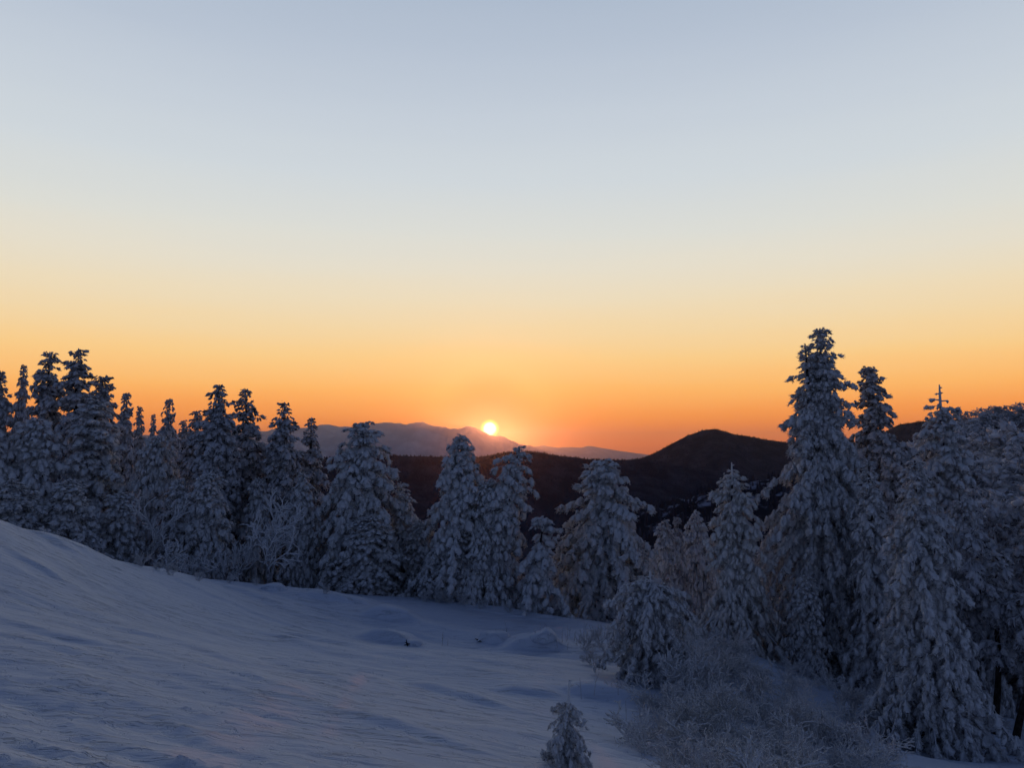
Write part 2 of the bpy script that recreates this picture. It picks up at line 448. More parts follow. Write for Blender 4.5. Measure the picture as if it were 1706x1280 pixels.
HILLS.append(ridge("wooded_hill", 2600, [(700, 860), (880, 800), (1000, 780), (1070, 762), (1095, 752), (1125, 735), (1150, 723), (1170, 716), (1190, 713), (1203, 717), (1222, 723),
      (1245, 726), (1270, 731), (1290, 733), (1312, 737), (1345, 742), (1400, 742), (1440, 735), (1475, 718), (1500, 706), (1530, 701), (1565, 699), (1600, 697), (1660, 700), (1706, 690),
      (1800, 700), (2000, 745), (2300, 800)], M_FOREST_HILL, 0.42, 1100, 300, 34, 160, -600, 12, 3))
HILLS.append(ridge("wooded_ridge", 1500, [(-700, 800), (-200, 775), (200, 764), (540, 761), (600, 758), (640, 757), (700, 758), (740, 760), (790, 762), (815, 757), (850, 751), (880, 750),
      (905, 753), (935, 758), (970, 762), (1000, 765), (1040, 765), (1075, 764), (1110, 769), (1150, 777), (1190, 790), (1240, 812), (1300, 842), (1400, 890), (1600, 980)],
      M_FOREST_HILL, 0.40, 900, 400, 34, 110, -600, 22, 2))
HILLS.append(ridge("near_hillside", 620, [(850, 960), (950, 905), (1020, 868), (1080, 842), (1150, 826), (1200, 808), (1260, 800), (1330, 792), (1420, 780), (1600, 770), (1800, 775), (2100, 800)],
      M_PATCH_HILL, 0.38, 330, 240, 34, 50, -600, 32, 1.5))

def forest(name, hills_i, count, hmin, hmax, seed, label, ymin, ymax):
    xs, ysv, Z = HILLS[hills_i]
    rs = np.random.RandomState(seed)
    X = rs.uniform(xs[0], xs[-1], count); Y = ymin + (ymax - ymin) * rs.rand(count) ** 1.0
    fx = (X - xs[0]) / (xs[1] - xs[0]); ix = np.clip(fx.astype(int), 0, len(xs) - 2); fx = fx - ix
    iy = np.clip(np.searchsorted(ysv, Y) - 1, 0, len(ysv) - 2); fy = (Y - ysv[iy]) / (ysv[iy + 1] - ysv[iy])
    z = (Z[iy, ix] * (1 - fx) + Z[iy, ix + 1] * fx) * (1 - fy) + (Z[iy + 1, ix] * (1 - fx) + Z[iy + 1, ix + 1] * fx) * fy
    keep = z > -590
    X, Y, z = X[keep], Y[keep], z[keep]; n = len(X)
    h = rs.uniform(hmin, hmax, n); r = h * rs.uniform(0.16, 0.24, n)
    k = 5
    ang = rs.uniform(0, 6.28, n)[:, None] + np.arange(k) * 2 * math.pi / k
    rr = r[:, None] * rs.uniform(0.7, 1.3, (n, k))
    V = np.zeros((n, 2 * k + 1, 3))
    V[:, :k, 0] = X[:, None] + np.cos(ang) * rr; V[:, :k, 1] = Y[:, None] + np.sin(ang) * rr; V[:, :k, 2] = z[:, None] - 0.1 * h[:, None]
    V[:, k:2 * k, 0] = X[:, None] + np.cos(ang) * rr * 0.7; V[:, k:2 * k, 1] = Y[:, None] + np.sin(ang) * rr * 0.7; V[:, k:2 * k, 2] = (z + h * 0.45)[:, None] + (rs.rand(n, k) - 0.5) * h[:, None] * 0.15
    V[:, 2 * k, 0] = X; V[:, 2 * k, 1] = Y; V[:, 2 * k, 2] = z + h
    q = np.array([[a, (a + 1) % k, k + (a + 1) % k, k + a] for a in range(k)])
    t3 = np.array([[k + a, k + (a + 1) % k, 2 * k] for a in range(k)])
    off = (np.arange(n) * (2 * k + 1))[:, None, None]
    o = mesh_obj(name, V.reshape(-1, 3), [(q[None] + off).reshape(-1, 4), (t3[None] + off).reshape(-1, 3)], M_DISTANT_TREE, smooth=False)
    tag(o, label, 'forest', kind='stuff')
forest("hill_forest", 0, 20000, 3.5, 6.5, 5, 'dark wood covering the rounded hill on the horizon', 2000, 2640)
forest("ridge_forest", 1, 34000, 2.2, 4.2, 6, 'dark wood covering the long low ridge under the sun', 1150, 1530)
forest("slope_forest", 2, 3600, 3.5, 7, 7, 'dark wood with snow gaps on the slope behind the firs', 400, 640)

# ------------------------------------------------------------------ foliage building blocks
def tubes(P0, P1, R0, R1, k=4, cap=False):
    """one k-sided tapering tube per segment"""
    P0 = np.asarray(P0, float); P1 = np.asarray(P1, float); R0 = np.asarray(R0, float); R1 = np.asarray(R1, float)
    n = len(P0)
    d = P1 - P0; d = d / np.maximum(np.linalg.norm(d, axis=1, keepdims=True), 1e-9)
    ref = np.where(np.abs(d[:, 2:3]) > 0.9, np.array([[1.0, 0, 0]]), np.array([[0, 0, 1.0]]))
    a = np.cross(d, ref); a /= np.maximum(np.linalg.norm(a, axis=1, keepdims=True), 1e-9)
    b = np.cross(d, a)
    th = np.arange(k) * 2 * math.pi / k
    ring = a[:, None, :] * np.cos(th)[None, :, None] + b[:, None, :] * np.sin(th)[None, :, None]
    V = np.concatenate([P0[:, None] + ring * R0[:, None, None], P1[:, None] + ring * R1[:, None, None]], axis=1)
    q = np.array([[j, (j + 1) % k, k + (j + 1) % k, k + j] for j in range(k)])
    F = (q[None] + (np.arange(n) * 2 * k)[:, None, None]).reshape(-1, 4)
    return V.reshape(-1, 3), F

def ico():
    t = (1 + 5 ** 0.5) / 2
    v = np.array([(-1, t, 0), (1, t, 0), (-1, -t, 0), (1, -t, 0), (0, -1, t), (0, 1, t), (0, -1, -t), (0, 1, -t), (t, 0, -1), (t, 0, 1), (-t, 0, -1), (-t, 0, 1)], float)
    v /= np.linalg.norm(v, axis=1, keepdims=True)
    f = np.array([(0, 11, 5), (0, 5, 1), (0, 1, 7), (0, 7, 10), (0, 10, 11), (1, 5, 9), (5, 11, 4), (11, 10, 2), (10, 7, 6), (7, 1, 8),
                  (3, 9, 4), (3, 4, 2), (3, 2, 6), (3, 6, 8), (3, 8, 9), (4, 9, 5), (2, 4, 11), (6, 2, 10), (8, 6, 7), (9, 8, 1)])
    return v, f
def subdiv(v, f):
    v = list(map(tuple, v)); cache = {}; nf = []
    def mid(a, b):
        kk = (min(a, b), max(a, b))
        if kk not in cache:
            m = np.array(v[a]) + np.array(v[b]); m /= np.linalg.norm(m); v.append(tuple(m)); cache[kk] = len(v) - 1
        return cache[kk]
    for a, b, c in f:
        x, y, z = mid(a, b), mid(b, c), mid(c, a)
        nf += [(a, x, z), (x, b, y), (z, y, c), (x, y, z)]
    return np.array(v), np.array(nf)
ICO = ico(); ICO2 = subdiv(*ICO); ICO3 = subdiv(*ICO2)

def make_frond(seed, nst=14, big=True, stub=0.16, fat=1.0):
    """one rime-plastered spray of fir foliage, a metre long, arching along +x: a lumpy drooping pad fringed with stubby twigs"""
    rs = np.random.RandomState(seed)
    VV = []; FF = []; off = 0
    def axis(t): return np.array((t * 0.96, 0.08 * math.sin(t * 3 + seed), 0.16 * t - 0.48 * t * t))
    base = ICO2 if big else ICO
    v = base[0].copy()
    w = 0.36 * fat * rs.uniform(0.85, 1.2)
    amp = 1 + 0.7 * fbm(v[:, 0] * 2.4 + seed * 3.1, v[:, 1] * 2.4 + v[:, 2] * 1.3, seed, 3) + rs.uniform(-0.22, 0.28, len(v))
    t = (v[:, 0] * 0.5 + 0.5)
    taper = (0.55 + 0.75 * t) * np.sqrt(np.clip(1.15 - t * 0.55, 0.1, 2))
    P = np.zeros_like(v)
    P[:, 0] = t * 0.92; P[:, 1] = v[:, 1] * w * amp * taper; P[:, 2] = v[:, 2] * 0.17 * fat * amp + rs.uniform(-0.035, 0.035, len(v))
    P[:, 2] -= 0.9 * P[:, 1] ** 2 / max(w, 0.1)
    P[:, 1] += 0.08 * np.sin(t * 3 + seed); P[:, 2] += 0.16 * t - 0.48 * t * t
    VV.append(P); FF.append(base[1]); off += len(P)
    k = 3
    for q in range(nst):
        tt = (q + rs.rand()) / nst * 0.95 + 0.05; s = 1 if q % 2 else -1
        if q >= nst - 2: s = rs.choice([-1, 1]) * 0.3; tt = 0.95
        hw = w * (0.55 + 0.75 * tt) * 0.72
        p = axis(tt) + np.array((-0.05, s * hw * rs.uniform(0.4, 0.95), -0.9 * hw * hw / max(w, 0.1) * 0.6 + rs.uniform(-0.06, 0.10)))
        an = math.radians(rs.uniform(10, 75)) * s
        dn = np.array((math.cos(an), math.sin(an), -rs.uniform(-0.35, 1.0))); dn /= np.linalg.norm(dn)
        ln = stub * rs.uniform(0.7, 1.9); r = 0.034 * fat * rs.uniform(0.6, 1.5)
        e = p + dn * ln
        a = np.cross(dn, (0, 0, 1.0)); a /= max(np.linalg.norm(a), 1e-6); b = np.cross(dn, a)
        th = np.arange(k) * 2 * math.pi / k + rs.rand() * 2
        ring = np.outer(np.cos(th), a) + np.outer(np.sin(th), b)
        m = p + dn * ln * 0.6 + rs.normal(0, 0.01, 3)
        VV.append(np.vstack([p + ring * r * 0.8, m + ring * r * rs.uniform(0.8, 1.3, (k, 1)), e[None]]))
        f = []
        for jj in range(k):
            j2 = (jj + 1) % k
            f += [(jj, j2, k + j2), (jj, k + j2, k + jj), (k + jj, k + j2, 2 * k)]
        FF.append(np.array(f) + off); off += 2 * k + 1
    return np.vstack(VV), np.vstack(FF)
FRONDS = [make_frond(s, 20, True, 0.20) for s in range(8)]
FRONDS_FINE = [make_frond(20 + s, 30, True, 0.24, 0.80) for s in range(8)]
FRONDS_LITE = [make_frond(40 + s, 6, False, 0.3, 0.8) for s in range(5)]

def scatter(protos, pos, dirs, scl, rs, roll=0.5):
    """copies of the protos placed at pos, pointing along dirs, merged to one mesh"""
    pos = np.asarray(pos); dirs = np.asarray(dirs); scl = np.asarray(scl)
    n = len(pos); which = rs.randint(0, len(protos), n)
    d = dirs / np.maximum(np.linalg.norm(dirs, axis=1, keepdims=True), 1e-9)
    y = np.cross(np.array([[0, 0, 1.0]]), d); y /= np.maximum(np.linalg.norm(y, axis=1, keepdims=True), 1e-6)
    z = np.cross(d, y)
    a = rs.normal(0, roll, n)[:, None]
    y2 = y * np.cos(a) + z * np.sin(a); z2 = -y * np.sin(a) + z * np.cos(a)
    flip = np.where(rs.rand(n) < 0.5, -1.0, 1.0)
    R = np.stack([d, y2, z2], axis=2)          # columns
    VV = []; FF = []; off = 0
    for k, (pv, pf) in enumerate(protos):
        s = np.where(which == k)[0]
        if not len(s): continue
        v = np.einsum('nij,mj->nmi', R[s], pv) * scl[s][:, None, None] + pos[s][:, None, :]
        VV.append(v.reshape(-1, 3))
        FF.append((pf[None] + (off + np.arange(len(s)) * len(pv))[:, None, None]).reshape(-1, 3))
        off += len(s) * len(pv)
    return np.vstack(VV), np.vstack(FF)

# ------------------------------------------------------------------ firs
def fir_skeleton(H, R, rs, whorl=0.25, nb=6, lean=(0, 0), power=0.8, ragged=0.25, z0=0.05, sf=0.5, top_bare=0.0, apex_off=(0, 0), droop=0.45, holes=0.12):
    """returns branch segments and frond placements of one fir with its base at the origin"""
    def stem(z):
        t = z / H
        return np.array((lean[0] * t ** 2 + apex_off[0] * t, lean[1] * t ** 2 + apex_off[1] * t, z))
    R = R * 1.16
    bs0, bs1, br0, br1 = [], [], [], []
    pos, dr, sc = [], [], []
    z = H * (1 - top_bare)
    lump = rs.uniform(0, 6.28, 3); seedn = rs.uniform(0, 50)
    while z > z0 * H:
        t = 1 - z / H; zc = z
        n = max(3, int(round(nb * (0.85 + 0.35 * min(1, t * 2)) + rs.uniform(-1, 1))))
        a0 = rs.uniform(0, 6.28)
        lay = 1 + ragged * math.sin(z / H * 9.0 + lump[0]) * 0.6 + rs.uniform(-ragged, ragged) * 0.5
        for j in range(n):
            if rs.rand() < holes: continue
            az = a0 + j * 2 * math.pi / n + rs.uniform(-0.3, 0.3)
            side = 1 + ragged * math.sin(az * 2 + lump[1] + z * 0.8)
            Lb = (R * t ** power * 0.97 + 0.05 * R) * lay * side * rs.uniform(0.72, 1.15)
            lobe = vnoise(az * 1.3 + math.cos(az) * 2 + seedn, zc * 1.1 / max(R, 0.4) + seedn, 5) * 2
            Lb *= 1 + ragged * 1.3 * lobe * min(1, t * 4)
            Lb = max(float(Lb), 0.10 * sf / 0.5)
            up = math.radians(22 - 52 * min(1, t * 2.2)) + rs.uniform(-0.25, 0.25)
            zj = zc + rs.uniform(-0.6, 0.6) * whorl
            d0 = np.array((math.cos(az) * math.cos(up), math.sin(az) * math.cos(up), math.sin(up)))
            p0 = stem(min(max(zj, 0.05), H * 0.99))
            def bp(s):   # point on the branch at distance s
                q = s / Lb
                return p0 + d0 * s + np.array((0, 0, -droop * Lb * q * q * min(1, 0.25 + t * 1.5)))
            m = 3
            pts_ = [bp(Lb * k / m) for k in range(m + 1)]
            rb = 0.012 * min(1.0, H / 4.0) + 0.016 * Lb
            for k in range(m):
                bs0.append(pts_[k]); bs1.append(pts_[k + 1]); br0.append(rb * (1 - k / m * 0.8)); br1.append(rb * (1 - (k + 1) / m * 0.8))
            # sprays along the branch
            s = max(0.10 * Lb, 0.05)
            while s < Lb:
                p = bp(s); dv = bp(min(Lb, s + 0.05)) - bp(s - 0.05)
                dv /= np.linalg.norm(dv)
                size = sf * rs.uniform(0.7, 1.2) * (0.65 + 0.35 * (1 - s / Lb)) * min(1.0, 0.30 + Lb / 0.8) * (0.50 + 0.50 * min(1, t * 4))
                for sd in (-1, 1):
                    an = sd * math.radians(rs.uniform(35, 75))
                    h = np.array((dv[0] * math.cos(an) - dv[1] * math.sin(an), dv[0] * math.sin(an) + dv[1] * math.cos(an), dv[2] - rs.uniform(0.0, 0.5)))
                    pos.append(p + rs.normal(0, sf * 0.13, 3)); dr.append(h); sc.append(size * rs.uniform(0.75, 1.3))
                s += sf * rs.uniform(0.22, 0.62)
            pos.append(bp(Lb * 0.9)); dr.append(bp(Lb) - bp(Lb * 0.8)); sc.append(sf * rs.uniform(0.6, 0.9) * min(1.0, 0.35 + Lb))
        z -= whorl * rs.uniform(0.75, 1.25) * (0.34 + 0.66 * min(1, t * 3.5))
    # leader
    nt = 5
    zz = np.linspace(0, H, nt * 3)
    st = [stem(v) for v in zz]
    kk = min(1.0, H / 4.0); r_base = 0.018 * H + 0.015 * kk
    ts0 = st[:-1]; ts1 = st[1:]
    tr0 = [r_base * (1 - v / H) ** 0.8 + 0.012 * kk for v in zz[:-1]]; tr1 = [r_base * (1 - v / H) ** 0.8 + 0.012 * kk for v in zz[1:]]
    return (bs0, bs1, br0, br1), (pos, dr, sc), (ts0, ts1, tr0, tr1)

def make_fir(loc, H, R, seed, mat, label, group=None, extra=None, protos=None, name="fir_tree", rz=0.0, leader_rime=0.0, cat='fir tree', **kw):
    rs = np.random.RandomState(seed)
    root = empty(name, loc, rz)
    tag(root, label, cat, group)
    B, P, T = fir_skeleton(H, R, rs, **kw)
    B = [list(x) for x in B]; P = [list(x) for x in P]; T = [list(x) for x in T]
    for ex in (extra or []):      # a second stem: (height, radius, offset of its top, options)
        b, p, t = fir_skeleton(ex[0], ex[1], rs, apex_off=ex[2], **{**kw, **ex[3]})
        for A, Bx in ((B, b), (P, p), (T, t)):
            for k in range(len(A)): A[k] += list(Bx[k])
    v, f = tubes(T[0], T[1], T[2], T[3], 7)
    mesh_obj("trunk", v, f, M_BARK, root)
    if leader_rime:
        top = np.array(T[1][-1]) if not extra else np.array((kw.get('lean', (0, 0))[0], 0, H))
        lr = leader_rime; dx_ = (kw.get('lean', (0, 0))[0] * 2 + kw.get('apex_off', (0, 0))[0]) / H * lr
        q0 = [top + (-dx_, 0, -lr), top + (-dx_ * 0.5, 0, -lr * 0.5)]
        q1 = [top + (-dx_ * 0.5, 0, -lr * 0.5), top + (0, 0, 0.02)]
        w = 0.026 * (H / 5.0) ** 0.45 + 0.014 * H * (lr / H) ** 0.8 * 0.8
        if H < 1.5: w *= 1.25
        ws = [w, w * 0.85]; we = [w * 0.85, w * (0.7 if H < 1.5 else 0.4)]
        for hh, ll in () if H < 1.5 else ((0.36, 0.26), (0.40, -0.22), (0.68, -0.34), (0.72, 0.30)):
            b0 = top + (-dx_ * hh, 0, -lr * hh); b1 = b0 + (lr * ll * rs.uniform(0.7, 1.1), rs.normal(0, 0.15) * lr, lr * rs.uniform(-0.04, 0.08))
            q0.append(b0); q1.append(b1); ws.append(w * 0.6); we.append(w * 0.45)
            P[0].append(b0 * 0.35 + b1 * 0.65); P[1].append(b1 - b0); P[2].append(abs(lr * ll) * rs.uniform(0.5, 0.8))
        P[0].append(top + (0, 0, -lr * 0.15)); P[1].append(np.array((0.5, 0.2, 0.5))); P[2].append(lr * 0.16)
        v, f = tubes(q0, q1, ws, we, 6)
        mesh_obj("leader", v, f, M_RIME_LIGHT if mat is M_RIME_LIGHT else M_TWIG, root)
    v, f = scatter(protos or FRONDS, P[0], P[1], P[2], rs, 0.7)
    bv, bf = tubes(B[0], B[1], B[2], B[3], 4)      # the boughs inside the crown
    mesh_obj("crown", np.vstack([v, bv]), [f, bf + len(v)], None, root, mats=[mat, M_TWIG_THIN],
             midx=np.concatenate([np.zeros(len(f), np.int32), np.ones(len(bf), np.int32)]))
    return root

def fir_px(px, py, D, hw, seed, mat, label, **kw):
    """a fir whose tip is seen at (px, py); hw = half width in photo pixels at the foot"""
    a = at(px, py, D)
    lx = kw.get('lean', (0, 0))[0] + kw.get('apex_off', (0, 0))[0]
    x = a[0] - lx
    zb = gz(x, D) - 0.05
    return make_fir((x, D, zb), a[2] - zb, hw / FPX * D, seed, mat, label, **kw)

# -- firs with a shape of their own
fir_px(1366, 548, 20.5, 128, 101, M_RIME, 'tallest rimed fir right of centre with a forked ragged top', sf=0.31, whorl=0.19, nb=8, power=0.80, ragged=0.38,
       extra=[(9.1, 0.62, (-0.42, 0.0), dict(power=0.5, z0=0.66, nb=5))], leader_rime=0.35, protos=FRONDS_FINE, lean=(0.05, 0))
fir_px(1446, 612, 23.5, 100, 102, M_RIME_BROWN, 'dark brownish ragged fir leaning left just right of the tallest fir', leader_rime=0.28, sf=0.34, whorl=0.21, nb=7, power=0.74, ragged=0.45, lean=(-0.45, 0), holes=0.10)
fir_px(1565, 642, 27.0, 92, 103, M_RIME, 'rimed fir with a bare cross shaped tip before the frosted knoll', sf=0.38, whorl=0.24, nb=6, power=0.85, ragged=0.25, leader_rime=0.80, top_bare=0.085)
fir_px(1447, 768, 18.5, 72, 104, M_RIME, 'slim rimed fir standing in front of the brownish ragged fir', sf=0.29, whorl=0.19, nb=6, power=0.85, ragged=0.3, protos=FRONDS_FINE)
fir_px(1524, 768, 14.3, 140, 105, M_RIME, 'big near rimed fir at lower right with wide drooping skirts', sf=0.25, whorl=0.165, nb=7, power=0.95, ragged=0.3, z0=0.12, droop=0.6, protos=FRONDS_FINE)
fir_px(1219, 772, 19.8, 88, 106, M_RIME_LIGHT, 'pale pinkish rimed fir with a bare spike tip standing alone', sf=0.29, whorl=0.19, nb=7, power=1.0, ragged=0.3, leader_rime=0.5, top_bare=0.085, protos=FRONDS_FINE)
fir_px(1083, 952, 14.8, 112, 107, M_RIME, 'small drooping rimed fir with cross shaped tip on the snow edge', sf=0.19, whorl=0.11, nb=10, power=0.45, ragged=0.2, leader_rime=0.26, top_bare=0.12, droop=0.7, protos=FRONDS_FINE, holes=0.05)
fir_px(1002, 768, 25.5, 126, 108, M_RIME, 'broad rimed fir with lumpy shoulders right of the sun', sf=0.37, whorl=0.23, nb=7, power=0.62, ragged=0.35, droop=0.5)
fir_px(906, 868, 24.0, 70, 109, M_RIME, 'short broken topped rimed fir with a bushy head left of the broad fir', sf=0.34, whorl=0.27, nb=5, power=0.42, ragged=0.55, lean=(0.25, 0), holes=0.2)
fir_px(866, 745, 25.0, 80, 110, M_RIME, 'rimed fir leaning right below and right of the sun', sf=0.35, whorl=0.24, nb=6, power=0.85, ragged=0.42, lean=(0.7, 0))
fir_px(768, 727, 25.6, 122, 111, M_RIME, 'large conical rimed fir just left below the sun', leader_rime=0.35, sf=0.34, whorl=0.23, nb=7, power=0.92, ragged=0.28)
fir_px(605, 704, 26.5, 104, 112, M_RIME, 'tall round topped rimed fir in front of the far mountains', sf=0.37, whorl=0.23, nb=7, power=0.72, ragged=0.25)
fir_px(669, 806, 27.2, 62, 113, M_RIME, 'small pointed rimed fir in the gap left of the conical fir', sf=0.32, whorl=0.22, nb=7, power=0.9, ragged=0.25)
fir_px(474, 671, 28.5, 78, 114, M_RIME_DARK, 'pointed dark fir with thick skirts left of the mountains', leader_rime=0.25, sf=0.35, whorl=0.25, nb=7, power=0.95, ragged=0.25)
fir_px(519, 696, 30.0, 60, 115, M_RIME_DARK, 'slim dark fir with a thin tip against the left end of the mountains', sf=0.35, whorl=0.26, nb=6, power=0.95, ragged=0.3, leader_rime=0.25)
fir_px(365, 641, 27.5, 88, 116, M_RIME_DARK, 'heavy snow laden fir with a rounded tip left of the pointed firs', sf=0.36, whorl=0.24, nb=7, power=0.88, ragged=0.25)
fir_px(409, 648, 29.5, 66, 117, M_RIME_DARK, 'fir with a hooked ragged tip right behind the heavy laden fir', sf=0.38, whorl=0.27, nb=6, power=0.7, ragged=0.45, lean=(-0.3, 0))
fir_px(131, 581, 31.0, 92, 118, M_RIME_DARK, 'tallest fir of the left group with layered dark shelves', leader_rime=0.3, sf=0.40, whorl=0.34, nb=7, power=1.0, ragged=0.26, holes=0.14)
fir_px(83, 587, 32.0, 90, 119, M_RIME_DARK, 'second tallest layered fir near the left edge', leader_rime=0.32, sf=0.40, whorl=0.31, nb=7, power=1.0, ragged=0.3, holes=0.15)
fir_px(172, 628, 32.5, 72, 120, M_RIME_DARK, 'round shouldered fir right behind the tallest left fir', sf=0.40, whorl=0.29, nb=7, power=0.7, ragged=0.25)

# -- a few kinds reused for the rest
PROT = []
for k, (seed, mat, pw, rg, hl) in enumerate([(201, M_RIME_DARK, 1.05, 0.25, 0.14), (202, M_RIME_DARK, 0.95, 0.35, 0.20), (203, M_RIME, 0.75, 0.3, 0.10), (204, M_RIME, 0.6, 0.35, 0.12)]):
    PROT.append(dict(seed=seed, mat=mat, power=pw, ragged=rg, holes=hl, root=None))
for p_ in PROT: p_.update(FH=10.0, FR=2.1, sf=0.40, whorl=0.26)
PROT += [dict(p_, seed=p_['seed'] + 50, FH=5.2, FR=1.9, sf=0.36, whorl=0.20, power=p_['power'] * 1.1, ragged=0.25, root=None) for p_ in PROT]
def fir_copy(kind, px, py, D, hw, label, rz, group=None):
    a = at(px, py, D); zb = gz(a[0], D) - 0.05
    H = a[2] - zb; R = hw / FPX * D
    pr = PROT[kind + (4 if H < 7.0 else 0)]
    FH, FR = pr['FH'], pr['FR']
    sc = (R / FR, R / FR, H / FH)
    if pr['root'] is None:
        o = make_fir((a[0], D, zb), FH, FR, pr['seed'], pr['mat'], label, group, power=pr['power'], ragged=pr['ragged'], holes=pr['holes'], sf=pr['sf'], whorl=pr['whorl'], nb=7)
        o.scale = sc; o.rotation_euler = (0, 0, rz)
        pr['root'] = o
    else:
        o = copy_thing(pr['root'], (a[0], D, zb), rz, sc)
        tag(o, label, 'fir tree')
        if group: o['group'] = group
        elif 'group' in o: del o['group']
    return o
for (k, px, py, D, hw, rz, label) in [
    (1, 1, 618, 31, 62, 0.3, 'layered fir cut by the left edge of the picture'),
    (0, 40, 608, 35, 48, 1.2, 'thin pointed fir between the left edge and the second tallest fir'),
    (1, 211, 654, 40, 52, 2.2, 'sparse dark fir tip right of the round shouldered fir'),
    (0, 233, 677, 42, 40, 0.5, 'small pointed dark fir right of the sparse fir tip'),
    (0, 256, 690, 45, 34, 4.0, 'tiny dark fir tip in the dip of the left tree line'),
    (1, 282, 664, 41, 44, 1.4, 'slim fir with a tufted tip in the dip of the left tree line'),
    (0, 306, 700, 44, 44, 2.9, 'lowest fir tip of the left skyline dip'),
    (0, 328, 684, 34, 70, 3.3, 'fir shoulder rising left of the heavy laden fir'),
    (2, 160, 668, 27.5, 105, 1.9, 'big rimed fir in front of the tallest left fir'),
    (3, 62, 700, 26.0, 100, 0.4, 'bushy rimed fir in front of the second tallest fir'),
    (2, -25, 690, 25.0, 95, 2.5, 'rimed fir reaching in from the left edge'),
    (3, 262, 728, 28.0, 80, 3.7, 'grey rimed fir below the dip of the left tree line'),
    (3, 118, 800, 22.6, 88, 5.0, 'low bushy rimed fir on the crest of the snowbank'),
    (2, 20, 800, 21.5, 80, 1.1, 'low rimed fir behind the snowbank at far left'),
    (3, 205, 822, 24.0, 72, 0.9, 'low dark hollowed fir behind the snow crest left of centre'),
    (2, 298, 800, 25.5, 74, 2.1, 'low rimed fir under the dip of the left tree line'),
    (3, 350, 790, 25.0, 78, 4.4, 'lumpy rimed fir at the foot of the heavy laden fir'),
    (2, 505, 790, 26.2, 62, 5.2, 'grey rimed fir in front of the pointed dark fir'),
    (3, 430, 800, 27.5, 60, 1.7, 'rimed fir behind the bare forked tree'),
    (3, 612, 862, 25.2, 80, 3.0, 'low rimed fir at the foot of the round topped fir'),
    (3, 702, 868, 26.6, 58, 0.2, 'low rimed fir between the round topped and the conical fir'),
    (2, 560, 812, 27.5, 56, 2.6, 'narrow rimed fir left of the round topped fir'),
    (3, 815, 800, 25.0, 72, 3.6, 'bushy rimed fir between the conical and the leaning fir'),
    (3, 760, 880, 25.0, 66, 5.6, 'low rimed fir at the foot of the conical fir'),
    (2, 950, 880, 27.0, 60, 4.9, 'rimed fir filling the left flank of the broad fir'),
    (2, 1108, 868, 33.0, 52, 0.7, 'small grey fir right of the broad fir'),
    (0, 1128, 864, 35.0, 44, 1.3, 'pointed little fir in the gap left of the pale fir'),
    (2, 1160, 853, 37.0, 52, 2.7, 'small cone shaped fir just left of the pale fir'),
    (3, 1060, 905, 26.0, 62, 1.0, 'dark footed fir behind the small drooping fir'),
    (2, 1285, 905, 24.5, 66, 3.1, 'low rimed fir between the pale fir and the tallest fir'),
    (2, 1400, 780, 25.5, 70, 0.1, 'rimed fir between the tallest and the brownish fir'),
    (3, 1498, 740, 25.5, 66, 5.3, 'rimed fir right behind the slim fir'),
    (3, 1600, 835, 21.0, 80, 2.3, 'shaded rimed fir behind the big near fir'),
    (2, 1345, 960, 18.8, 58, 4.1, 'low rimed fir at the left foot of the tallest fir'),
    (3, 1715, 900, 24.0, 90, 0.6, 'rimed fir cut by the right edge of the picture')]:
    fir_copy(k, px, py, D, hw, label, rz)

for (px, py, D, hw, k) in [(905, 905, 48, 44, 2), (935, 925, 55, 40, 3), (1070, 905, 52, 40, 2), (1095, 915, 44, 46, 3), (1140, 905, 50, 40, 2), (1185, 925, 46, 44, 3),
                           (1250, 925, 52, 42, 2), (1275, 935, 44, 46, 3), (1305, 915, 50, 42, 2), (1330, 900, 56, 44, 0), (1255, 965, 36, 50, 3), (1180, 960, 38, 44, 2),
                           (645, 880, 46, 40, 0), (880, 930, 42, 44, 0), (1395, 900, 46, 50, 2), (1430, 880, 52, 50, 0), (1310, 985, 30, 52, 2), (535, 860, 44, 44, 0)]:
    fir_copy(k, px, py, D, hw, 'far rimed fir filling a gap down the slope behind the front row', random.uniform(0, 6.28), 'firs further down the slope behind the front row')

# -- the sapling near the camera
p = hit(941, 1279)
tip = at(951, 1138, p[1])
make_fir((p[0], p[1], p[2] - 0.03), tip[2] - p[2] + 0.03, 0.46, 301, M_RIME, 'tiny half buried fir sapling with a long bare tip at bottom centre', sf=0.12, whorl=0.075, nb=6,
         power=0.85, ragged=0.25, top_bare=0.26, leader_rime=0.30, protos=FRONDS_FINE, z0=0.02, apex_off=((tip[0] - p[0]) * 0.8, 0), holes=0.05, droop=0.35)

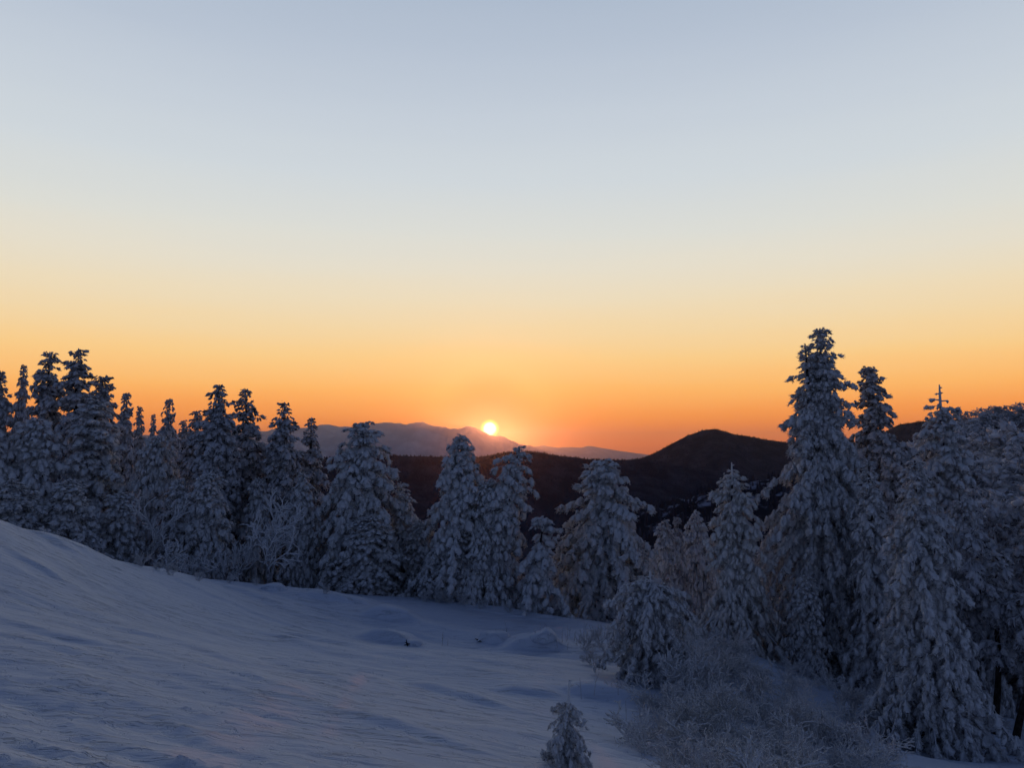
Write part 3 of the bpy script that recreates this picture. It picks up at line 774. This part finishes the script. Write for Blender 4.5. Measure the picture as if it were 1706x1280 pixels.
# ------------------------------------------------------------------ bare, rimed broadleaf trees and shrubs
def branch_segs(H, rs, levels=4, stems=1, spread=0.55, trunk_r=0.07, twig_r=0.012, kids=4, wig=0.14, droop=0.0, up=0.10, first=0.3, stem_lean=0.15, ratio=0.62):
    S0, S1, R0, R1, LV = [], [], [], [], []
    def go(p, d, ln, r, lv):
        n = 4 if lv > 1 else 5
        seg = ln / n; marks = []
        for k in range(n):
            d = d + rs.normal(0, wig, 3) + np.array((0, 0, up if lv < 2 else up * 0.4 - droop * lv / levels))
            d = d / np.linalg.norm(d)
            q = p + d * seg
            ra = r * (1 - 0.6 * k / n); rb = r * (1 - 0.6 * (k + 1) / n)
            S0.append(p); S1.append(q); R0.append(max(ra, twig_r)); R1.append(max(rb, twig_r * (0.55 if lv == levels and k == n - 1 else 1.0))); LV.append(lv)
            p = q; marks.append((p, d, (k + 1) / n))
        if lv >= levels: return
        nk = kids + (2 if lv == 0 else 0)
        for j in range(nk):
            t = first + (1 - first) * (j + rs.rand()) / nk if lv == 0 else 0.15 + 0.85 * (j + rs.rand()) / nk
            p0, d0, _ = marks[min(n - 1, int(t * n))]
            ax = np.cross(d0, rs.normal(0, 1, 3)); ax /= max(np.linalg.norm(ax), 1e-6)
            an = spread * rs.uniform(0.7, 1.4)
            dd = d0 * math.cos(an) + ax * math.sin(an)
            go(p0 - d0 * seg * rs.rand() * 0.8, dd, ln * ratio * rs.uniform(0.6, 1.15) * (1.15 - 0.45 * t), r * 0.55, lv + 1)
    for s in range(stems):
        az = rs.uniform(0, 6.28); tl = stem_lean * rs.uniform(0.4, 1.4) * (1 if stems > 1 else 0.5)
        d = np.array((math.cos(az) * tl, math.sin(az) * tl, 1.0)); d /= np.linalg.norm(d)
        go(np.array((rs.normal(0, 0.04) * (stems > 1), rs.normal(0, 0.04) * (stems > 1), 0.0)), d, H * rs.uniform(0.75, 1.0) * (0.62 if levels > 2 else 0.85), trunk_r, 0)
    return [np.array(a) for a in (S0, S1, R0, R1, LV)]

def make_bare(name, loc, H, seed, label, cat, mats=None, group=None, clumps=0.0, rz=0.0, **kw):
    rs = np.random.RandomState(seed)
    S0, S1, R0, R1, LV = branch_segs(H, rs, **kw)
    root = empty(name, loc, rz); tag(root, label, cat, group)
    tm, bm = mats or (M_BARK_RIME, M_TWIG)
    a = LV == 0; b = ~a
    v, f = tubes(S0[a], S1[a], R0[a], R1[a], 7)
    mesh_obj("trunk" if name.endswith('tree') else "stem", v, f, tm, root)
    if b.any():
        v, f = tubes(S0[b], S1[b], R0[b], R1[b], 4)
        mesh_obj("branches", v, f, bm, root)
    if clumps:
        c = np.where(LV >= kw.get('levels', 4) - 1)[0]
        c = c[rs.rand(len(c)) < clumps]
        dd = S1[c] - S0[c] + rs.normal(0, 0.02, (len(c), 3)) + np.array((0, 0, -0.05))
        v, f = scatter(FRONDS_LITE, S0[c], dd, rs.uniform(0.16, 0.38, len(c)) * (H / 6.0) ** 0.5, rs, 1.0)
        mesh_obj("crown", v, f, bm, root)
    return root

def bare_px(px, py, D, seed, label, **kw):
    a = at(px, py, D); zb = gz(a[0], D) - 0.05
    return make_bare("bare_tree", (a[0], D, zb), a[2] - zb, seed, label, 'bare tree', **kw)
bare_px(455, 800, 23.5, 401, 'bare forked tree coated white with rime before the pointed dark fir', levels=3, stems=3, spread=0.65, trunk_r=0.05, twig_r=0.017, kids=4, wig=0.20, stem_lean=0.35)
bare_px(225, 745, 25.0, 402, 'bare rimed tree with long slanting limbs in front of the left firs', levels=3, stems=2, spread=0.6, trunk_r=0.05, twig_r=0.018, kids=4, wig=0.16, stem_lean=0.5)
bare_px(285, 870, 22.8, 403, 'low spreading bare rimed tree behind the snow crest', levels=3, stems=4, spread=0.75, trunk_r=0.04, twig_r=0.016, kids=4, wig=0.22, stem_lean=0.7, up=0.04)
bare_px(90, 850, 20.4, 404, 'low bare rimed tree just behind the top of the snowbank', levels=3, stems=4, spread=0.8, trunk_r=0.035, twig_r=0.015, kids=4, wig=0.24, stem_lean=0.8, up=0.03)
bare_px(388, 850, 24.0, 405, 'thin bare rimed tree left of the bare forked tree', levels=3, stems=2, spread=0.6, trunk_r=0.035, twig_r=0.015, kids=4, wig=0.22, stem_lean=0.4)
bare_px(1612, 735, 23.5, 406, 'tall pale birch with fine drooping rimed twigs at right', levels=4, stems=1, spread=0.6, trunk_r=0.085, twig_r=0.011, kids=5, wig=0.11, droop=0.25, clumps=0.25, mats=(M_BARK_RIME, M_TWIG_THIN))
bare_px(1668, 720, 21.5, 407, 'broad birch with tangled rimed twigs at the right edge', levels=4, stems=2, spread=0.7, trunk_r=0.08, twig_r=0.011, kids=5, wig=0.13, droop=0.3, clumps=0.25, mats=(M_BARK_RIME, M_TWIG_THIN), stem_lean=0.3)
def trunk_tree(px, py_top, py_base, seed, label, D):
    b = hit(px, py_base, 12, 24) if D is None else at(px, py_base, D)
    b[2] = gz(b[0], b[1]) - 0.05
    t = at(px, py_top, b[1])
    make_bare("dark_trunk_tree", b, t[2] - b[2], seed, label, 'tree', mats=(M_BARK, M_TWIG_THIN), levels=4, stems=1, spread=0.75, trunk_r=0.085, twig_r=0.011, kids=5, wig=0.09, droop=0.35, first=0.5, up=0.14, clumps=0.25)
trunk_tree(1655, 830, 1222, 411, 'straight dark trunked tree under a frosted canopy by the big near fir', 17.5)
trunk_tree(1691, 870, 1232, 412, 'crooked dark trunked tree nearest the right edge', 17.0)

# frosted knoll at the right: round-headed rimed trees
knoll = None
rsk = np.random.RandomState(77)
KN = []
for q_ in range(40):
    px_ = rsk.uniform(1585, 1780); D_ = rsk.uniform(28, 52)
    a_ = at(px_, 750, D_); h_ = rsk.uniform(1.9, 2.8); a_[2] = gz(a_[0], D_) + h_
    if a_[2] < (750 - 690) / FPX * D_: KN.append((a_, D_))
for i, (px, py, D) in enumerate([(1598, 693, 50), (1622, 686, 52), (1640, 678, 50), (1662, 677, 53), (1684, 676, 51), (1703, 669, 50), (1730, 660, 52), (1760, 655, 50),
                                 (1590, 722, 46), (1615, 716, 44), (1642, 712, 43), (1668, 706, 42), (1695, 700, 42), (1722, 696, 42), (1580, 757, 42), (1606, 756, 39), (1636, 752, 37),
                                 (1664, 748, 36), (1692, 744, 36), (1720, 740, 36), (1590, 800, 36), (1622, 798, 33), (1654, 800, 31), (1686, 798, 30), (1716, 800, 30), (1680, 860, 27), (1640, 870, 27)]):
    a = at(px, py, D)
    KN.append((a, D))
for i, (a, D) in enumerate(KN):
    zb = gz(a[0], D) - 0.1
    H = max(a[2] - zb, 1.2)
    if knoll is None:
        knoll = []
        for s in range(3):
            rs = np.random.RandomState(500 + s)
            root = empty("frosted_broadleaf_tree", (0, 0, 0))
            S0, S1, R0, R1, LV = branch_segs(4.0, rs, levels=3, stems=3, spread=0.7, trunk_r=0.06, twig_r=0.016, kids=5, wig=0.15, stem_lean=0.5, first=0.2)
            m = LV == 0
            v, f = tubes(S0[m], S1[m], R0[m], R1[m], 6); mesh_obj("trunk", v, f, M_BARK_RIME, root)
            v, f = tubes(S0[~m], S1[~m], R0[~m], R1[~m], 3); mesh_obj("branches", v, f, M_TWIG_THIN, root)
            c = np.where(LV >= 2)[0]; c = c[rs.rand(len(c)) < 0.8]
            v, f = scatter(FRONDS_LITE, S0[c], S1[c] - S0[c] + rs.normal(0, 0.05, (len(c), 3)), rs.uniform(0.20, 0.40, len(c)), rs, 1.0)
            mesh_obj("crown", v, f, M_KNOLL, root)
            knoll.append([root, False])
    k = knoll[i % 3]
    w = rsk.uniform(0.95, 1.35) * H / 3.6
    sc = (w, w, H / 3.6)
    if not k[1]:
        o = k[0]; o.location = (float(a[0]), float(D), zb); o.rotation_euler = (0, 0, rsk.uniform(0, 6.28)); o.scale = sc; k[1] = True
    else:
        o = copy_thing(k[0], (a[0], D, zb), rsk.uniform(0, 6.28), sc)
    tag(o, 'round headed frosted tree on the knoll at the right edge', 'tree', 'round headed frosted trees on the right knoll')

# frosted shrubs
SHR = [None] * 4
def shrub(px, py, s, label, kind=0, group=None, loc=None, flat=1.0):
    b = hit(px, py) if loc is None else np.array(loc)
    if len(SHR) <= kind or SHR[kind] is None:
        while len(SHR) <= kind: SHR.append(None)
        if kind == 3:
            o = make_bare("frosted_shrub", b, 1.0, 600 + kind, label, 'shrub', mats=(M_TWIG, M_TWIG), group=group, levels=2, stems=6, spread=0.6, trunk_r=0.026, twig_r=0.014, kids=4, wig=0.22, stem_lean=0.75, up=0.10)
        elif kind < 2:
            o = make_bare("frosted_shrub", b, 1.0, 600 + kind, label, 'shrub', mats=(M_TWIG, M_TWIG), group=group, levels=2, stems=9, spread=0.55, trunk_r=0.016, twig_r=0.0085, kids=4, wig=0.20, stem_lean=0.7, up=0.05)
        else:
            o = make_bare("frosted_shrub", b, 1.0, 600 + kind, label, 'shrub', mats=(M_TWIG_THIN, M_TWIG), group=group, levels=2, stems=16, spread=0.7, trunk_r=0.018, twig_r=0.014, kids=5, wig=0.25, stem_lean=1.1, up=0.02)
        SHR[kind] = o
    else:
        o = copy_thing(SHR[kind], b, random.uniform(0, 6.28), (1, 1, 1))
        tag(o, label, 'shrub')
        if group: o['group'] = group
        elif 'group' in o: del o['group']
    o.location = (float(b[0]), float(b[1]), float(b[2]) - 0.03)
    o.rotation_euler = (0, 0, random.uniform(0, 6.28)); o.scale = (s, s, s * flat)
    return o
random.seed(5)
shrub(1150, 1150, 0.95, 'white twiggy shrub at the right foot of the small drooping fir', 0)
shrub(1098, 1240, 0.42, 'dark specked little shrub in the snow right of the sapling', 1)
shrub(1500, 1240, 0.75, 'thorny white shrub before the trunk of the big near fir', 0)
shrub(1380, 1120, 0.9, 'white shrub at the foot of the tallest fir', 1)
shrub(1235, 1075, 0.9, 'pinkish frosted shrub under the pale fir', 2)
for (px, py, s) in [(705, 1003, 0.34), (728, 1004, 0.4), (752, 1005, 0.44), (775, 1009, 0.36), (798, 1015, 0.28), (236, 944, 0.35), (262, 950, 0.22), (283, 958, 0.3),
                    (330, 968, 0.25), (540, 992, 0.22), (425, 976, 0.22), (380, 972, 0.2), (850, 1022, 0.22)]:
    shrub(px, py, s * 1.15, 'low frosted shrub along the crest of the snowfield', int(s * 100) % 2, 'low frosted shrubs along the snow crest')
for (px, py, s) in [(975, 1085, 0.45), (1000, 1075, 0.5), (1015, 1100, 0.5), (985, 1110, 0.35)]:
    shrub(px, py, s, 'thin frosted shrub left of the small drooping fir', 1, 'thin shrubs beside the small drooping fir')

for (px, py, s) in [(1122, 1165, 0.8), (1175, 1178, 0.85), (1205, 1215, 0.7), (1150, 1235, 0.6), (1262, 1190, 0.75), (1330, 1235, 0.6), (1080, 1190, 0.35), (1420, 1200, 0.7)]:
    shrub(px, py, s, 'tall forked white shrub standing out of the undergrowth at lower right', 3, 'tall forked white shrubs in the undergrowth')

# the tangle of frosted undergrowth at the lower right: nobody could count it
def undergrowth():
    rs = np.random.RandomState(91)
    VV, FF, off = [], [], 0
    protos = []
    for k_ in range(7):
        fat = k_ >= 4
        S0, S1, R0, R1, LV = branch_segs(0.8, np.random.RandomState(700 + k_), levels=2, stems=4 if fat else 6, spread=0.75, trunk_r=0.026 if fat else 0.014,
                                         twig_r=0.015 if fat else 0.008, kids=3, wig=0.26, stem_lean=1.2 if fat else 0.9, up=0.05)
        protos.append(tubes(S0, S1, R0, R1, 4 if fat else 3))
    n = 0; tries = 0
    while n < 390 and tries < 6000:
        tries += 1
        px = rs.uniform(1030, 1730); py = rs.uniform(1045, 1330)
        left = 1150 + max(0, (py - 1150)) * 0.10
        if px < left and rs.rand() > max(0, 1 - (left - px) / 130) ** 1.6: continue
        if px > 1475 + (1265 - py) * 0.5 and py > 1225: continue
        b = hit(px, py, 7, 30)
        dens = float(vnoise(b[0] * 0.75, b[1] * 0.75, 3)) + 0.5
        if rs.rand() > (dens * 1.9) ** 2: continue
        k_ = rs.randint(6) if dens > 0.45 else rs.randint(4)
        pv, pf = protos[k_]
        a = rs.uniform(0, 6.28); s_ = rs.uniform(0.35, 0.85) + 0.55 * max(0, dens - 0.4)
        R = np.array([[math.cos(a), -math.sin(a), 0], [math.sin(a), math.cos(a), 0], [0, 0, 1]])
        VV.append(pv @ R.T * np.array((s_, s_, s_ * rs.uniform(0.6, 1.0))) + b - (0, 0, 0.03)); FF.append((pf + off)); off += len(pv); n += 1
    o = mesh_obj("frosted_undergrowth", np.vstack(VV), [f for f in FF if f.shape[1] == 4], M_TWIG)
    tag(o, 'tangle of frosted twigs covering the bank at lower right', 'undergrowth', kind='stuff')
undergrowth()

def grass():
    rs = np.random.RandomState(33); P0, P1, R0, R1 = [], [], [], []
    for (px, py, n, sp) in [(738, 1078, 3, 4), (850, 1062, 4, 12), (905, 1062, 3, 10), (960, 1075, 14, 26), (1005, 1062, 22, 22), (1040, 1165, 4, 30), (1060, 1200, 6, 20)]:
        for k in range(n):
            b = hit(px + rs.normal(0, sp), py + rs.normal(0, 5))
            h = rs.uniform(0.12, 0.38); l = rs.normal(0, 0.12, 2)
            m = b + np.array((l[0] * h * 0.4, l[1] * h * 0.4, h * 0.55)); t = b + np.array((l[0] * h * 1.3, l[1] * h, h))
            P0 += [b - (0, 0, 0.03), m]; P1 += [m, t]; R0 += [0.006, 0.005]; R1 += [0.005, 0.003]
            if rs.rand() < 0.5:
                P0.append(m); P1.append(m + np.array((rs.normal(0, 0.05), 0, 0.06))); R0.append(0.005); R1.append(0.003)
    v, f = tubes(P0, P1, R0, R1, 4)
    tag(mesh_obj("frosted_grass", v, f, M_TWIG_THIN), 'thin frosted grass stalks poking out of the snow', 'grass', kind='stuff')
grass()

# snow-capped rocks and a round snow lump
def rock(px, py, sx, sy, sz, seed, label, snow_only=True, peak=0.0, twigs=0):
    b = hit(px, py); rs = np.random.RandomState(seed); b[2] -= sz * 0.35
    root = empty("snow_covered_rock", b); tag(root, label, 'rock')
    v = ICO3[0].copy()
    n = 1 + 0.28 * fbm(v[:, 0] * 1.7 + seed, v[:, 1] * 1.7 + v[:, 2], seed, 3)
    v = v * n[:, None]
    body = v * np.array((sx, sy, sz)); body[:, 2] += peak * np.exp(-((body[:, 0] - sx * 0.3) / (0.5 * sx)) ** 2) * (v[:, 2] > 0)
    mesh_obj("stone", body, ICO3[1], M_STONE, root)
    cap = body * 1.16 + np.array((0, 0, 0.02))
    low = (fbm(v[:, 0] * 2.4 + seed * 3, v[:, 2] * 2.4 + v[:, 1], seed + 2, 2) - v[:, 0] * 0.5 + (v[:, 2] < 0.25) * 0.12 > 0.56) & (v[:, 2] < 0.75) & (v[:, 1] < 0.4)
    if snow_only: low[:] = False
    cap[low] = body[low] * 0.96
    mesh_obj("snow_cap", cap, ICO3[1], M_SNOW, root)
    if twigs:
        P0, P1, R0, R1 = [], [], [], []
        for k in range(twigs):
            a = np.array((-sx * rs.uniform(0.5, 1.0), -sy * rs.uniform(0.4, 0.9), sz * rs.uniform(-0.1, 0.6)))
            e = a + np.array((rs.normal(-0.05, 0.05), -rs.uniform(0.02, 0.08), rs.normal(-0.02, 0.05)))
            P0 += [a]; P1 += [e]; R0 += [0.016]; R1 += [0.006]
        tv, tf = tubes(P0, P1, R0, R1, 4)
        mesh_obj("twigs", tv, tf, M_BARK, root)
rock(822, 1066, 0.36, 0.28, 0.22, 3, 'snow covered lump with dark twigs on its left in the middle of the snowfield', twigs=9)
rock(905, 1066, 0.26, 0.18, 0.12, 4, 'small pointed snow covered lump right of the twiggy lump', peak=0.09)
rock(456, 982, 0.30, 0.25, 0.15, 5, 'round snow lump on the crest below the bare forked tree')
rock(690, 1074, 0.15, 0.12, 0.08, 6, 'small twiggy tuft at the right end of the drifted mound', twigs=12)

# ------------------------------------------------------------------ the air
def haze():
    x0, x1, y0, y1, z0, z1 = -42000, 42000, -42000, 42000, -640, 960
    V = np.array([(x, y, z) for z in (z0, z1) for y in (y0, y1) for x in (x0, x1)], float)
    F = np.array([(0, 2, 3, 1), (4, 5, 7, 6), (0, 1, 5, 4), (2, 6, 7, 3), (0, 4, 6, 2), (1, 3, 7, 5)])
    m = bpy.data.materials.new("morning haze"); m.use_nodes = True
    t = m.node_tree; t.nodes.clear()
    o = t.nodes.new("ShaderNodeOutputMaterial"); p = t.nodes.new("ShaderNodeVolumePrincipled")
    p.inputs['Color'].default_value = (0.46, 0.58, 1.0, 1)
    p.inputs['Density'].default_value = 2.5e-5
    p.inputs['Anisotropy'].default_value = 0.93
    t.links.new(p.outputs[0], o.inputs['Volume'])
    h = mesh_obj("haze", V, F, m, smooth=False)
    tag(h, 'thin morning haze filling the valley air', 'haze', kind='stuff')
haze()
